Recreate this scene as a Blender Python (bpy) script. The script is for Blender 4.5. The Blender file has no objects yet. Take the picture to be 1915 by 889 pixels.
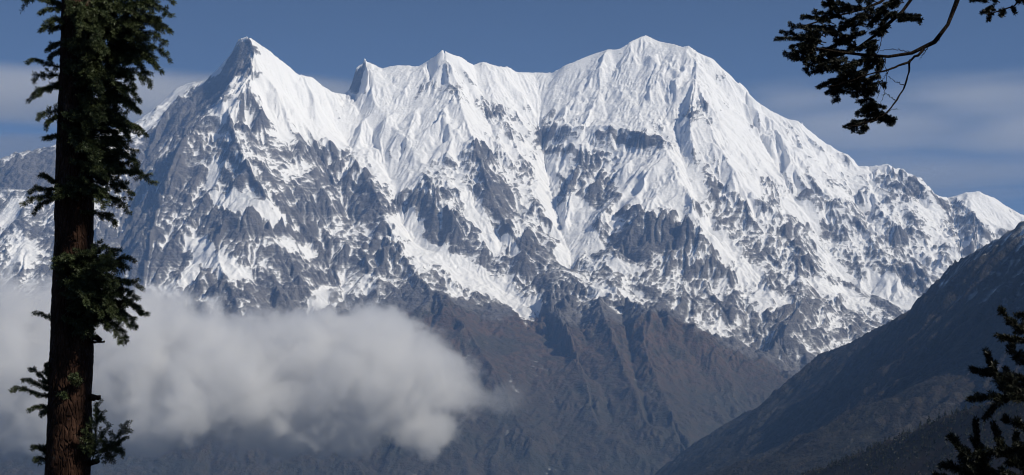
import bpy, math, random
import numpy as np
from mathutils import Vector, Matrix
R = math.radians
C = bpy.context.scene.collection
SC = bpy.context.scene

# ------------------------------------------------------------------ camera, sky, sun, exposure
FOC, PITCH = 2631.0, R(5.0)
cam = bpy.data.cameras.new('camera'); cam_o = bpy.data.objects.new('camera', cam); C.objects.link(cam_o)
cam.sensor_width = 36.0; cam.lens = 36.0 * FOC / 1915.0
cam.clip_start = 0.1; cam.clip_end = 200000.0
cam_o.rotation_euler = (R(90) + PITCH, 0, 0)
SC.camera = cam_o

SUN_EL, SUN_AZ = 40.0, 117.0            # azimuth clockwise from the viewing direction (+Y)
w = bpy.data.worlds.new("World"); SC.world = w; w.use_nodes = True
nt = w.node_tree; nt.nodes.clear()
sky = nt.nodes.new('ShaderNodeTexSky'); sky.sky_type = 'NISHITA'; sky.sun_disc = False
sky.sun_elevation = R(SUN_EL); sky.sun_rotation = R(SUN_AZ)
sky.altitude = 5000.0; sky.air_density = 1.0; sky.dust_density = 0.0; sky.ozone_density = 3.0
bg = nt.nodes.new('ShaderNodeBackground'); bg.inputs[1].default_value = 0.05
wo = nt.nodes.new('ShaderNodeOutputWorld')
nt.links.new(sky.outputs[0], bg.inputs[0]); nt.links.new(bg.outputs[0], wo.inputs[0])

sun = bpy.data.lights.new('sun', 'SUN'); sun.energy = 4.8; sun.angle = R(0.5); sun.color = (1.0, 0.925, 0.78)
sun_o = bpy.data.objects.new('sun', sun); C.objects.link(sun_o)
sd = Vector((math.sin(R(SUN_AZ)) * math.cos(R(SUN_EL)), math.cos(R(SUN_AZ)) * math.cos(R(SUN_EL)), math.sin(R(SUN_EL))))
sun_o.rotation_euler = sd.to_track_quat('Z', 'Y').to_euler()
sun_o.location = (0, 0, 50)
SC.view_settings.view_transform = 'Standard'; SC.view_settings.look = 'None'
SC.view_settings.exposure = 0.0; SC.view_settings.gamma = 1.0; SC.view_settings.use_curve_mapping = False
cy = SC.cycles
cy.use_denoising = True; cy.filter_width = 1.1
cy.max_bounces = 10; cy.diffuse_bounces = 2; cy.glossy_bounces = 1; cy.transmission_bounces = 2
cy.transparent_max_bounces = 10; cy.volume_bounces = 8
cy.volume_step_rate = 1.0; cy.volume_max_steps = 256
HAZE_DENSITY = 3.5e-5

# ------------------------------------------------------------------ measured points -> metres
FW = np.array((0, math.cos(PITCH), math.sin(PITCH))); UP = np.array((0, -math.sin(PITCH), math.cos(PITCH)))
def at(px, py, Y):
    """world point at northing Y that was measured at (px, py) in the photograph"""
    px = np.asarray(px, float); py = np.asarray(py, float)
    a = (px - 957.5) / FOC; b = (444.5 - py) / FOC
    dy = FW[1] + b * UP[1]; dz = FW[2] + b * UP[2]
    s = Y / dy
    return np.stack([a * s, np.ones_like(a) * Y, dz * s], -1)

def tag(o, label=None, cat=None, group=None, kind=None):
    if label: o['label'] = label
    if cat: o['category'] = cat
    if group: o['group'] = group
    if kind: o['kind'] = kind
    return o

# ------------------------------------------------------------------ numeric noise
def _h(ix, iy, seed):
    h = (ix.astype(np.int64) * 374761393 + iy.astype(np.int64) * 668265263 + seed * 974634541) & 0xffffffff
    h = ((h ^ (h >> 13)) * 1274126177) & 0xffffffff
    h = ((h ^ (h >> 16)) * 2246822519) & 0xffffffff
    return ((h ^ (h >> 15)) & 0xffffff).astype(np.float32) / np.float32(0xffffff)
def perlin(x, y, seed=0):
    x0 = np.floor(x); y0 = np.floor(y); fx = (x - x0).astype(np.float32); fy = (y - y0).astype(np.float32)
    ix = x0.astype(np.int32); iy = y0.astype(np.int32)
    u = fx * fx * fx * (fx * (fx * 6 - 15) + 10); v = fy * fy * fy * (fy * (fy * 6 - 15) + 10)
    def g(dx, dy):
        a = _h(ix + dx, iy + dy, seed) * np.float32(2 * np.pi)
        return np.cos(a) * (fx - dx) + np.sin(a) * (fy - dy)
    a = g(0, 0); b = g(1, 0); c = g(0, 1); d = g(1, 1)
    return ((a + u * (b - a)) + v * ((c + u * (d - c)) - (a + u * (b - a)))) * np.float32(1.5)
def fbm(x, y, octv=4, seed=0, gain=.5):
    s = 0; a = 1.0; t = 0
    for k in range(octv):
        s = s + a * perlin(x * 2 ** k, y * 2 ** k, seed + k * 17); t += a; a *= gain
    return s / t
def ridged(x, y, octv=4, seed=0, gain=.5):
    s = 0; a = 1.0; t = 0
    for k in range(octv):
        s = s + a * (1 - 2.2 * np.abs(perlin(x * 2 ** k, y * 2 ** k, seed + k * 17))); t += a; a *= gain
    return s / t
def sstep(a, b, x):
    t = np.clip((x - a) / (b - a), 0, 1); return t * t * (3 - 2 * t)
def blur(h, n):
    for _ in range(n):
        p = np.pad(h, 1, mode='edge')
        h = (p[:-2, 1:-1] + p[2:, 1:-1] + p[1:-1, :-2] + p[1:-1, 2:] + 2 * h) / 6
    return h

def gullies(X, Y, H, cell, layers, seed=0):
    """rills and ribs that run down the slope, from large to small"""
    H = H.copy()
    for k, (wave, amp, sm) in enumerate(layers):
        gy, gx = np.gradient(blur(H, sm), cell)
        sl = np.sqrt(gx * gx + gy * gy) + 1e-4
        sx = (-gy / sl); sy = (gx / sl)
        cs = wave * 1.15
        u = X / cs; v = Y / cs
        iu = np.floor(u).astype(np.int32); iv = np.floor(v).astype(np.int32)
        num = np.zeros_like(H); den = np.zeros_like(H)
        for dj in (-1, 0, 1):
            for di in (-1, 0, 1):
                cx = iu + di; cyy = iv + dj
                jx = cx + _h(cx, cyy, seed + k * 5 + 1); jy = cyy + _h(cx, cyy, seed + k * 5 + 2)
                ph = _h(cx, cyy, seed + k * 5 + 3) * np.float32(6.283)
                dx = u - jx; dy = v - jy
                wt = np.exp(-2.6 * (dx * dx + dy * dy)) + 1e-6
                t = (dx * sx + dy * sy) * (cs / wave) * 6.283 + ph
                num += wt * np.cos(t); den += wt
        g = num / den
        g = 1 - 2 * np.abs(g) if k % 2 == 0 else g      # alternately sharp ribs and rounded ones
        H += amp * g * np.clip(sl / 0.9, 0, 1.4)
    return H

def membrane(nx, ny, cons, nominal, lam, cell, anchors=None):
    """height sheet stretched over ridge and valley lines; lam pulls it to the nominal face"""
    levels = []; f = 1
    while min(nx, ny) // f > 60 and f < 32: levels.append(f); f *= 2
    Hc = None
    for f in reversed(levels):
        mx, my = (nx + f - 1) // f, (ny + f - 1) // f
        N = nominal[::f, ::f].astype(np.float64)
        acc = np.zeros((my, mx)); cnt = np.zeros((my, mx))
        ii = np.clip(np.round(cons[:, 1] / f).astype(int), 0, my - 1); jj = np.clip(np.round(cons[:, 0] / f).astype(int), 0, mx - 1)
        np.add.at(acc, (ii, jj), cons[:, 2]); np.add.at(cnt, (ii, jj), 1)
        fix = cnt > 0; val = np.where(fix, acc / np.maximum(cnt, 1), 0)
        if Hc is None: H = N.copy()
        else:
            H = np.repeat(np.repeat(Hc, 2, 0), 2, 1)[:my, :mx]
            H = blur(H, 2)
        l = lam * (cell * f) ** 2
        its = 900 if f == levels[-1] else max(14, 26 * f)
        for _ in range(its):
            H[fix] = val[fix]
            p = np.pad(H, 1, mode='edge')
            H = (p[:-2, 1:-1] + p[2:, 1:-1] + p[1:-1, :-2] + p[1:-1, 2:] + l * N) / (4 + l)
        H[fix] = val[fix]
        Hc = H
    return Hc

def line_pts(pts, step=3.0):
    out = []
    for a, b in zip(pts[:-1], pts[1:]):
        n = max(2, int(np.linalg.norm(b - a) / step)); t = np.linspace(0, 1, n)[:, None]
        out.append(a + (b - a) * t)
    return np.concatenate(out)
def smooth_line(P, n=3):
    P = np.asarray(P, float)
    for _ in range(n):
        Q = [P[0]]
        for a, b in zip(P[:-1], P[1:]): Q += [a * .75 + b * .25, a * .25 + b * .75]
        Q.append(P[-1]); P = np.array(Q)
    return P

def grid_mesh(name, X, Y, Z, mat, attrs, keep=None):
    ny, nx = X.shape
    co = np.empty((ny * nx, 3), np.float32); co[:, 0] = X.ravel(); co[:, 1] = Y.ravel(); co[:, 2] = Z.ravel()
    idx = np.arange(ny * nx).reshape(ny, nx)
    q = np.stack([idx[:-1, :-1], idx[:-1, 1:], idx[1:, 1:], idx[1:, :-1]], -1).reshape(-1, 4)
    if keep is not None: q = q[keep[:-1, :-1].ravel()]
    me = bpy.data.meshes.new(name)
    me.vertices.add(len(co)); me.vertices.foreach_set('co', co.ravel())
    me.loops.add(q.size); me.loops.foreach_set('vertex_index', q.ravel().astype(np.int32))
    me.polygons.add(len(q)); me.polygons.foreach_set('loop_start', np.arange(0, q.size, 4, dtype=np.int32))
    me.update()
    me.polygons.foreach_set('use_smooth', np.ones(len(q), bool))
    for k, a in attrs.items():
        at_ = me.attributes.new(k, 'FLOAT', 'POINT'); at_.data.foreach_set('value', a.astype(np.float32).ravel())
    me.materials.append(mat)
    o = bpy.data.objects.new(name, me); C.objects.link(o)
    return o

# ------------------------------------------------------------------ node helper
class NT:
    def __init__(s, m): m.use_nodes = True; s.t = m.node_tree; s.t.nodes.clear()
    def n(s, typ, ins=None, **kw):
        d = s.t.nodes.new(typ)
        for k, v in kw.items(): setattr(d, k, v)
        for k, v in (ins or {}).items():
            if isinstance(v, bpy.types.NodeSocket): s.t.links.new(v, d.inputs[k])
            else: d.inputs[k].default_value = v
        return d
    def m(s, op, a, b=0.0, c=0.0, clamp=False):
        return s.n('ShaderNodeMath', {0: a, 1: b, 2: c}, operation=op, use_clamp=clamp).outputs[0]
    def mix(s, f, a, b):
        d = s.n('ShaderNodeMix', data_type='RGBA')
        for k, v in ((0, f), (6, a), (7, b)):
            if isinstance(v, bpy.types.NodeSocket): s.t.links.new(v, d.inputs[k])
            else: d.inputs[k].default_value = v if k == 0 else tuple(v) + (1.0,) if len(v) == 3 else v
        return d.outputs[2]
    def ramp(s, f, a, b): return s.n('ShaderNodeMapRange', {0: f, 1: a, 2: b}, interpolation_type='SMOOTHSTEP').outputs[0]
    def noise(s, vec, scale, detail=4, rough=.55, dist=0.0):
        return s.n('ShaderNodeTexNoise', {'Vector': vec, 'Scale': scale, 'Detail': detail, 'Roughness': rough, 'Distortion': dist}).outputs[0]
    def attr(s, name): return s.n('ShaderNodeAttribute', attribute_name=name).outputs['Fac']

def mountain_material(name, rock_a, rock_b, brown_a, brown_b, fine=1.0, patch=1.0):
    mt = bpy.data.materials.new(name); t = NT(mt)
    P = t.n('ShaderNodeNewGeometry').outputs['Position']
    n1 = t.noise(P, 1 / 300.0, 5); n2 = t.noise(P, 1 / 45.0 * fine, 5, .65); n3 = t.noise(P, 1 / 14.0 * fine, 4, .6)
    # tilted rock strata
    Ms = t.n('ShaderNodeMapping', {'Vector': P, 'Rotation': (R(8), R(-24), 0), 'Scale': (1 / 220.0, 1 / 220.0, 1 / 16.0)}).outputs[0]
    st = t.noise(Ms, 1.0, 4, .6, .6)
    rock = t.mix(t.ramp(n1, .35, .65), rock_a, rock_b)
    rock = t.mix(t.m('MULTIPLY', t.ramp(n2, .35, .7), .6), rock, tuple(c * .55 for c in rock_a))
    rock = t.mix(t.m('MULTIPLY', t.ramp(st, .5, .7), .45), rock, tuple(c * 1.45 for c in rock_b))
    brown = t.mix(t.ramp(n2, .35, .65), brown_a, brown_b)
    brown = t.mix(t.m('MULTIPLY', t.ramp(n1, .45, .65), .7), brown, tuple(patch * c for c in (.040, .044, .036)))
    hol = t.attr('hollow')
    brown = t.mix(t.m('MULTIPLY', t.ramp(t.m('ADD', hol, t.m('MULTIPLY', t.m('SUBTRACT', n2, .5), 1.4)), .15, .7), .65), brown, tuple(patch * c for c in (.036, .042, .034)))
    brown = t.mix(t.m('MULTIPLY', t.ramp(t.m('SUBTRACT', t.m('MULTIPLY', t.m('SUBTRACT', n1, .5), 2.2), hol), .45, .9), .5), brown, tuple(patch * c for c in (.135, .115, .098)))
    pz = t.n('ShaderNodeSeparateXYZ', {0: P}).outputs[2]
    brown = t.mix(t.m('MULTIPLY', t.ramp(t.m('ADD', pz, t.m('MULTIPLY', t.m('SUBTRACT', n1, .5), 900.0)), 120.0, -420.0), .65), brown, tuple(patch * c for c in (.036, .040, .036)))  # low slopes darken: forest tone, with cloud shadow and haze put into the colour
    g = t.m('ADD', t.attr('grass'), t.m('MULTIPLY', t.m('SUBTRACT', n2, .5), .9))
    ground = t.mix(t.ramp(g, .35, .65), rock, brown)
    s = t.attr('snow')
    n4 = t.noise(P, 1 / 26.0 * fine, 7, .68, .4)
    s = t.m('ADD', s, t.m('MULTIPLY', t.m('SUBTRACT', n4, .5), .75))
    s = t.m('ADD', s, t.m('MULTIPLY', t.m('SUBTRACT', st, .5), .55))
    sm = t.ramp(s, .40, .60)
    dust = t.m('MULTIPLY', t.ramp(s, .08, .5), .34)
    sm = t.m('MAXIMUM', sm, dust)
    snow = t.mix(n2, (.83, .83, .84), (.90, .90, .90))
    col = t.mix(sm, ground, snow)
    bh = t.m('ADD', t.m('MULTIPLY', n2, 22.0), t.m('MULTIPLY', n3, 9.0))
    bh = t.m('ADD', bh, t.m('MULTIPLY', st, 5.0))
    bs = t.m('SUBTRACT', 1.0, t.m('MULTIPLY', sm, .55))
    bump = t.n('ShaderNodeBump', {'Strength': bs, 'Distance': 1.0, 'Height': bh})
    p = t.n('ShaderNodeBsdfPrincipled', {'Base Color': col, 'Roughness': .85, 'Normal': bump.outputs[0]})
    p.inputs['Specular IOR Level'].default_value = .15
    o = t.n('ShaderNodeOutputMaterial', {'Surface': p.outputs[0]})
    return mt
# ------------------------------------------------------------------ the snow range
SKY = np.array([(-700,470),(-420,400),(-200,330),(0,303),(15,300),(38,290),(53,299),(66,296),(94,278),(130,262),(170,266),(215,250),(248,233),(276,225),(300,196),
 (329,167),(345,160),(365,154),(385,152),(405,134),(430,104),(446,77),(461,71),(470,73),(479,80),(504,96),(528,116),(555,141),(570,141),(585,146),
 (603,161),(620,173),(639,176),(650,178),(654,172),(666,130),(683,117),(698,121),(715,129),(744,122),(783,125),(798,116),(827,95),(842,101),(859,107),
 (885,122),(903,117),(930,125),(948,125),(964,135),(998,137),(1034,137),(1052,125),(1106,103),(1133,94),(1160,92),(1178,80),(1207,67),
 (1232,78),(1263,84),(1277,89),(1288,86),(1303,98),(1335,114),(1357,137),(1384,161),(1416,191),(1443,209),(1474,224),(1492,227),
 (1515,247),(1537,267),(1569,285),(1605,312),(1623,312),(1636,310),(1659,308),(1681,321),(1724,336),(1748,367),(1772,371),(1805,361),
 (1832,359),(1859,372),(1913,406),(1980,430),(2100,500),(2300,560),(2600,620)], float)
YC = np.array([(-700,11800),(0,12900),(150,13100),(276,13250),(400,12750),(461,12450),(600,12900),(650,13250),(683,13300),(827,13150),(1000,13500),(1207,13400),(1290,13100),
 (1500,12800),(1659,12500),(1832,12200),(2000,11900),(2600,11400)], float)
YB = YC.copy()[[i for i in range(len(YC)) if YC[i, 0] not in (150, 276, 400)]]; YB[1, 1] = 12300; YB[2, 1] = 12450   # the mean face stands in front of the set-back left skyline
YF, PYF = 8200.0, 900.0
def y_nom(px, py):
    s = np.interp(px, SKY[:, 0], blur1(SKY)); yc = np.interp(px, YC[:, 0], YC[:, 1])
    t = np.clip((py - s) / (PYF - s), 0, 1.3)
    return yc + (YF - yc) * t
def blur1(S):
    return np.interp(S[:, 0], S[:, 0], S[:, 1])

CELL = 7.5
X0, X1, Y0_, Y1_ = -5800.0, 5600.0, 7400.0, 14600.0
nx = int((X1 - X0) / CELL) + 1; ny = int((Y1_ - Y0_) / CELL) + 1
gx, gy = np.meshgrid(X0 + np.arange(nx) * CELL, Y0_ + np.arange(ny) * CELL)
gx = gx.astype(np.float32); gy = gy.astype(np.float32)

def nominal_face():
    z = np.zeros_like(gx) + 800
    for _ in range(4):
        dep = gy * FW[1] + z * FW[2]
        px = 957.5 + FOC * gx / dep
        yr = np.interp(px, YC[:, 0], YC[:, 1]); yc = np.interp(px, YB[:, 0], YB[:, 1]); s = np.interp(px, SKY[:, 0], SKY[:, 1])
        t = np.clip((yc - gy) / (yc - YF), -.6, 1.25)
        py = s + (PYF - s) * np.clip(t, 0, 2)
        b = (444.5 - py) / FOC
        zf = gy * (FW[2] + b * UP[2]) / (FW[1] + b * UP[1])
        bs = (444.5 - s) / FOC
        kc = (FW[2] + bs * UP[2]) / (FW[1] + bs * UP[1]); zr = yr * kc
        z = np.where(gy <= yc, zf, np.where(gy <= yr, gy * kc, zr - (gy - yr) * .85)).astype(np.float32)
    return z, px
znom, gpx = nominal_face()

# lines measured on the face: (px, py, metres in front of the mean face); ridges positive, gullies negative
RIDGES = [
 [(461,71,0),(474,98,60),(472,125,110),(467,152,170),(458,182,260),(434,184,330),(405,196,400),(375,225,450),(345,275,470),(315,340,480),(290,410,500),(275,500,520),(262,600,560)],
 [(474,98,60),(505,150,120),(540,225,260),(575,300,360),(600,370,430),(640,440,430),(690,500,380)],
 [(412,187,400),(440,260,380),(470,330,430),(500,390,520),(520,450,480),(560,540,540)],
 [(603,161,0),(625,215,150),(660,290,280),(700,360,360),(735,440,420),(742,470,380)],
 [(480,390,520),(430,400,420),(400,470,480),(440,560,560),(470,650,640)],
 [(683,117,0),(686,135,60),(692,160,110),(690,180,120),(760,270,120)],
 [(827,95,0),(835,130,70),(850,170,150),(872,230,270),(886,268,360),(905,335,430),(932,395,470),(960,440,470),(985,478,430),(1010,500,420)],
 [(770,280,60),(795,320,200),(812,370,260),(842,405,280),(868,440,240)],
 [(903,117,0),(920,180,60),(950,250,140),(985,320,170),(1005,400,230),(1030,460,300)],
 [(1095,250,0),(1085,300,30),(1065,360,90),(1055,420,60)],
 [(1008,244,90),(1022,232,130),(1040,240,120),(1062,233,160),(1084,245,130),(1105,230,170),(1128,236,150),(1150,246,170),(1172,242,160),(1200,258,190),(1225,258,200)],
 [(1238,262,230),(1205,318,230),(1160,368,210),(1125,408,220)],
 [(1238,262,230),(1232,320,300),(1215,395,420),(1190,408,440)],
 [(1238,262,230),(1265,320,300),(1300,388,360)],
 [(1190,406,440),(1240,412,440),(1300,425,420),(1340,450,380)],
 [(1303,98,0),(1300,150,130),(1318,210,230),(1345,270,310),(1375,330,370),(1408,378,430),(1450,396,430),(1475,440,420),(1500,520,420),(1490,600,460),(1450,650,420)],
 [(1300,150,130),(1288,220,190),(1295,280,210)],
 [(1500,229,0),(1525,290,120),(1565,370,200),(1610,440,230),(1680,510,200),(1730,545,180)],
 [(1416,191,0),(1450,250,60),(1480,310,110),(1510,360,120)],
 [(1605,312,0),(1640,390,110),(1680,440,150)],
 [(1659,308,0),(1690,370,120),(1725,440,180),(1770,490,200)],
 [(1808,361,0),(1814,400,130),(1826,455,220)],
 [(985,478,430),(1040,508,440),(1110,540,500),(1165,560,580),(1210,571,660),(1270,604,620),(1340,645,540),(1420,690,440),(1510,728,330),(1600,800,300)],
 [(1210,571,660),(1200,640,700),(1240,740,720),(1300,890,700)],
 [(1110,540,500),(1140,620,620),(1180,720,700),(1220,820,700)],
 [(1010,500,420),(1040,580,500),(1090,690,640),(1120,800,660)],
 [(742,470,380),(790,530,480),(860,600,600),(930,700,660),(980,820,660)],
 [(690,500,380),(720,560,520),(780,660,620),(830,800,640)],
 [(38,290,0),(30,360,150),(50,440,280),(40,540,420),(60,650,500)],
 [(150,262,0),(160,340,150),(180,430,260),(200,540,380),(240,660,520)],
 [(-200,330,0),(-180,430,220),(-120,560,420)],
]
GULLIES = [
 [(450,125,-70),(425,160,-230),(385,195,-420),(340,240,-520),(300,275,-480),(262,310,-330),(235,380,-60),(220,480,80),(210,600,200)],
 [(520,150,40),(545,185,40),(575,250,60),(612,330,130),(650,410,200),(700,470,220)],
 [(480,200,120),(500,270,170),(530,350,260),(560,400,280),(600,470,280),(640,560,330)],
 [(395,250,330),(415,330,340),(420,385,350),(375,460,340),(340,560,360)],
 [(650,178,-60),(690,240,-60),(720,300,-20),(742,390,10),(760,440,-20),(800,468,-10),(860,495,0),(930,530,10),(1000,590,160),(1040,640,300),(1105,720,460)],
 [(800,130,-60),(815,200,-40),(845,275,60),(872,340,180),(890,400,240),(925,442,260),(978,476,250)],
 [(885,122,-40),(905,200,-10),(930,280,60),(960,350,100),(975,420,130)],
 [(1000,137,-60),(1008,200,-120),(1015,290,-190),(1030,360,-160),(1050,430,-80),(1066,485,0),(1075,510,60)],
 [(1012,284,-40),(1040,268,-20),(1066,282,-30),(1095,262,30),(1120,284,-30),(1150,272,0),(1180,290,0),(1228,296,70)],
 [(1130,300,-120),(1120,370,-40),(1100,440,60),(1080,490,60)],
 [(1262,200,-40),(1272,290,30),(1290,345,40),(1312,410,90),(1350,465,110),(1390,505,150),(1400,560,220)],
 [(1190,470,250),(1260,480,230),(1330,500,220)],
 [(1384,161,-60),(1410,240,-110),(1450,310,-80),(1485,375,-60),(1520,425,-80),(1545,490,-60),(1575,528,-30),(1650,565,0),(1710,578,20)],
 [(1560,285,-60),(1590,360,-20),(1640,440,0),(1700,500,30)],
 [(1625,316,-60),(1655,390,-30),(1700,455,0),(1745,510,60)],
 [(1772,371,-60),(1790,430,-20),(1800,480,60)],
 [(1240,540,140),(1300,585,150),(1360,625,160),(1440,665,150),(1500,700,140),(1560,740,150)],
 [(1165,572,420),(1175,640,480),(1190,720,600),(1215,800,640)],
 [(1055,560,320),(1100,650,450),(1130,730,560),(1160,830,620)],
 [(760,520,330),(850,640,500),(900,760,580)],
 [(640,560,300),(700,680,500),(740,800,560)],
 [(100,300,-20),(95,400,80),(110,500,200),(120,620,320)],
 [(-80,330,-20),(-50,430,120),(-20,560,280)],
]
cons = []
def crest_line():
    n = np.arange(SKY[0, 0], SKY[-1, 0], 1.0)
    py = np.interp(n, SKY[:, 0], SKY[:, 1]); yc = np.interp(n, YC[:, 0], YC[:, 1])
    j = 60 * np.array([math.sin(v * .021) + .6 * math.sin(v * .057 + 1) for v in n])
    jag = np.interp(n, [0, 460, 560, 880, 1060, 1100, 1500, 1640, 1900], [1.6, .9, .7, 1.0, .8, .25, .5, 1.3, .8])
    jn = ridged(n / 26.0, n * 0 + .5, 4, 88, .65) - .3
    py = py - jag * 2.2 * jn
    b = at(n, py, 1.0); return b * (yc + j)[:, None]
crest = crest_line()
crest_z = crest.copy()
cons.append(line_pts(crest, 4.0))
for L in RIDGES + GULLIES:
    P = []
    for n_, (px, py, off) in enumerate(smooth_line(L, 2)):
        s = np.interp(px, SKY[:, 0], SKY[:, 1]); yc = np.interp(px, YB[:, 0], YB[:, 1])
        if n_ == 0 and off == 0: yc = np.interp(px, YC[:, 0], YC[:, 1])
        t = (py - s) / (PYF - s); Y = yc + (YF - yc) * t - off * (.72 if py < 560 else .9)
        P.append(at(px, py, Y))
    cons.append(line_pts(np.array(P), 4.0))
cons = np.concatenate(cons)
ci = np.stack([(cons[:, 0] - X0) / CELL, (cons[:, 1] - Y0_) / CELL, cons[:, 2]], -1)
ok = (ci[:, 0] > 0) & (ci[:, 0] < nx - 1) & (ci[:, 1] > 0) & (ci[:, 1] < ny - 1)
H = membrane(nx, ny, ci[ok], znom, 1 / 420.0 ** 2, CELL).astype(np.float32)

# distance behind the crest, so that nothing grows above the measured skyline
cy_ = np.interp(gx[0], crest[:, 0], crest[:, 1]).astype(np.float32)[None, :]
near = np.clip((cy_ - gy) / 260.0, 0, 1)                       # 0 at the crest, 1 well down the face
H0 = H.copy()
# elevation-plane measurements of where the snow lies: centre (px, py), half-widths, tilt, amount
SNOW_AT = [
 # rock faces; the left summit's shaded flank has its shade put in as rock too
 (430,140,50,40,-45,-.5),(335,205,75,34,-42,-2.0),(380,160,50,22,-20,-1.6),(452,95,14,18,-50,-1.2),(405,160,50,30,-42,-1.2),(30,325,70,30,0,-1.8),(95,310,60,40,0,-1.8),(215,300,50,50,0,-.9),(440,118,22,26,-45,-1.4),(360,250,50,40,-45,-.7),(200,420,120,60,0,-.5),(1640,330,22,16,0,-.7),(1715,350,16,18,30,-.9),(1760,385,22,16,0,-1.0),(1478,236,18,10,30,-.8),(1545,285,20,10,40,-.8),(330,330,60,50,0,-.4),(300,240,40,25,-35,-.6),(662,156,13,28,20,-2.6),(687,150,10,26,10,.9),(735,170,40,40,0,.4),(827,110,30,16,0,.5),(640,260,30,30,30,.15),(690,250,50,50,30,.35),(520,130,24,24,30,.4),(560,230,40,40,35,.3),(474,112,9,30,10,-.5),
 (1040,258,30,16,8,-1.1),(1010,262,14,24,0,-.7),(1095,262,14,8,0,.3),(1135,258,20,14,0,-.8),(1180,268,40,11,14,-.9),(1115,330,45,55,0,-.62),(1080,400,25,40,0,-.2),
 (930,215,40,16,35,-.7),(960,260,26,14,45,-.5),(895,290,26,24,40,-.8),(930,370,30,60,-20,-.75),(900,400,22,40,-15,-.4),
 (1240,440,70,36,10,-1.1),(1190,470,60,40,0,-.6),(1330,355,24,24,0,-.8),(1450,360,30,14,20,-.7),(1310,220,18,30,-15,-.6),(1320,110,14,26,40,-.6),(1350,140,14,26,45,-.5),
 (1430,470,60,45,10,-.35),(1540,270,30,14,35,-.5),(1580,300,26,14,30,-.5),(1690,352,40,24,20,-.75),(1785,395,24,30,0,-.6),(1860,400,36,34,30,1.0),(1655,318,16,8,0,.6),(1420,250,24,14,30,-.4),
 (650,380,60,70,-30,-.55),(560,320,60,50,-30,-.25),(560,480,110,70,0,-.35),(700,430,40,50,-25,-.5),(300,380,80,80,0,-.3),(230,480,120,70,0,-.3),(60,330,90,40,0,-.4),
 (830,420,26,44,-20,-.75),(780,400,20,30,-15,-.5),(820,540,80,30,25,-.3),(1010,500,36,36,20,-.7),(1060,520,40,26,20,-.4),(440,440,60,40,0,-.35),(480,250,26,50,-20,-.3),
 # snowfields, basins, couloirs and the glacier
 (440,385,40,16,15,.9),(520,410,36,13,32,.9),(400,480,58,18,32,1.0),(455,520,30,10,20,.6),(560,470,40,14,20,.5),(410,335,14,24,-10,.7),(612,565,16,22,0,.9),(370,510,14,26,-15,.5),
 (750,330,40,28,15,.7),(765,425,28,20,20,.9),(790,470,60,22,22,1.1),(860,505,70,24,28,1.1),(940,545,60,22,40,.95),(985,580,24,22,50,.7),
 (900,425,13,60,-28,.9),(940,455,40,9,25,.9),(1022,350,12,70,-8,.8),(1060,450,22,40,-12,.9),(1075,410,26,36,0,.6),(1100,460,26,20,-20,.6),
 (1220,350,60,60,0,.5),(1310,440,22,36,-15,.8),(1350,470,26,30,-20,.5),(1290,330,20,60,-10,.2),(1380,350,30,40,-15,.4),(1500,400,14,40,-35,.8),(1545,480,12,40,-20,.9),(1590,530,50,10,22,.9),(1670,545,36,22,40,1.0),(1690,570,30,9,20,.8),
 (1160,505,26,14,15,.9),(1120,550,22,14,30,.5),(1400,520,22,20,0,.5),(1420,570,26,14,30,.4),(1550,550,60,14,18,.5),(1380,600,26,12,0,.35),(1850,400,34,34,30,.7),
 (850,550,16,20,0,.5),(560,180,60,40,35,.4),(820,240,80,60,20,.35),(1150,160,160,60,0,.6),(1400,280,90,60,35,.3),(960,170,60,40,10,.3),
 (60,480,34,22,30,.6),(30,400,24,30,0,.4),(320,430,16,30,-30,.3),
]
dep = gy * FW[1] + H * FW[2]
qx = 957.5 + FOC * gx / 11500.0 ; 
# each mark becomes a place on the range: east-west metre and height metre
bias = np.zeros_like(H)
for (px, py, a, b, tilt, amt) in SNOW_AT:
    s = np.interp(px, SKY[:, 0], SKY[:, 1]); yc = np.interp(px, YB[:, 0], YB[:, 1])
    Yp = yc + (YF - yc) * (py - s) / (PYF - s)
    c = at(px, py, Yp); m = Yp / FOC
    j0 = np.searchsorted(gx[0], c[0] - 3.2 * max(a, b) * m); j1 = np.searchsorted(gx[0], c[0] + 3.2 * max(a, b) * m)
    if j1 <= j0: continue
    i0 = max(0, int((Yp - 1500 - Y0_) / CELL)); i1 = max(i0 + 1, int((Yp + 1200 - Y0_) / CELL))
    u = (gx[i0:i1, j0:j1] - c[0]) / m; v = (c[2] - H[i0:i1, j0:j1]) / m
    wob = fbm(gx[i0:i1, j0:j1] / 150, H[i0:i1, j0:j1] / 150, 4, 77, .6) * 24
    u = u + wob; v = v - wob * .7
    ct, st_ = math.cos(R(tilt)), math.sin(R(tilt))
    r = np.sqrt(((u * ct + v * st_) / a) ** 2 + ((-u * st_ + v * ct) / b) ** 2)
    if 780 < px < 1000 and py > 460:                            # the glacier tongue: dirty ice in long flow stripes
        amt = amt * (.72 + 1.0 * perlin((u * ct + v * st_) / 70, (-u * st_ + v * ct) / 5.0, 66))
    bias[i0:i1, j0:j1] += (np.maximum(amt, -.2) if not np.isscalar(amt) else amt if amt > 0 else amt * (.50 if py < 500 else .62)) * (1 - sstep(.6, 1.55, r))
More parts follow.
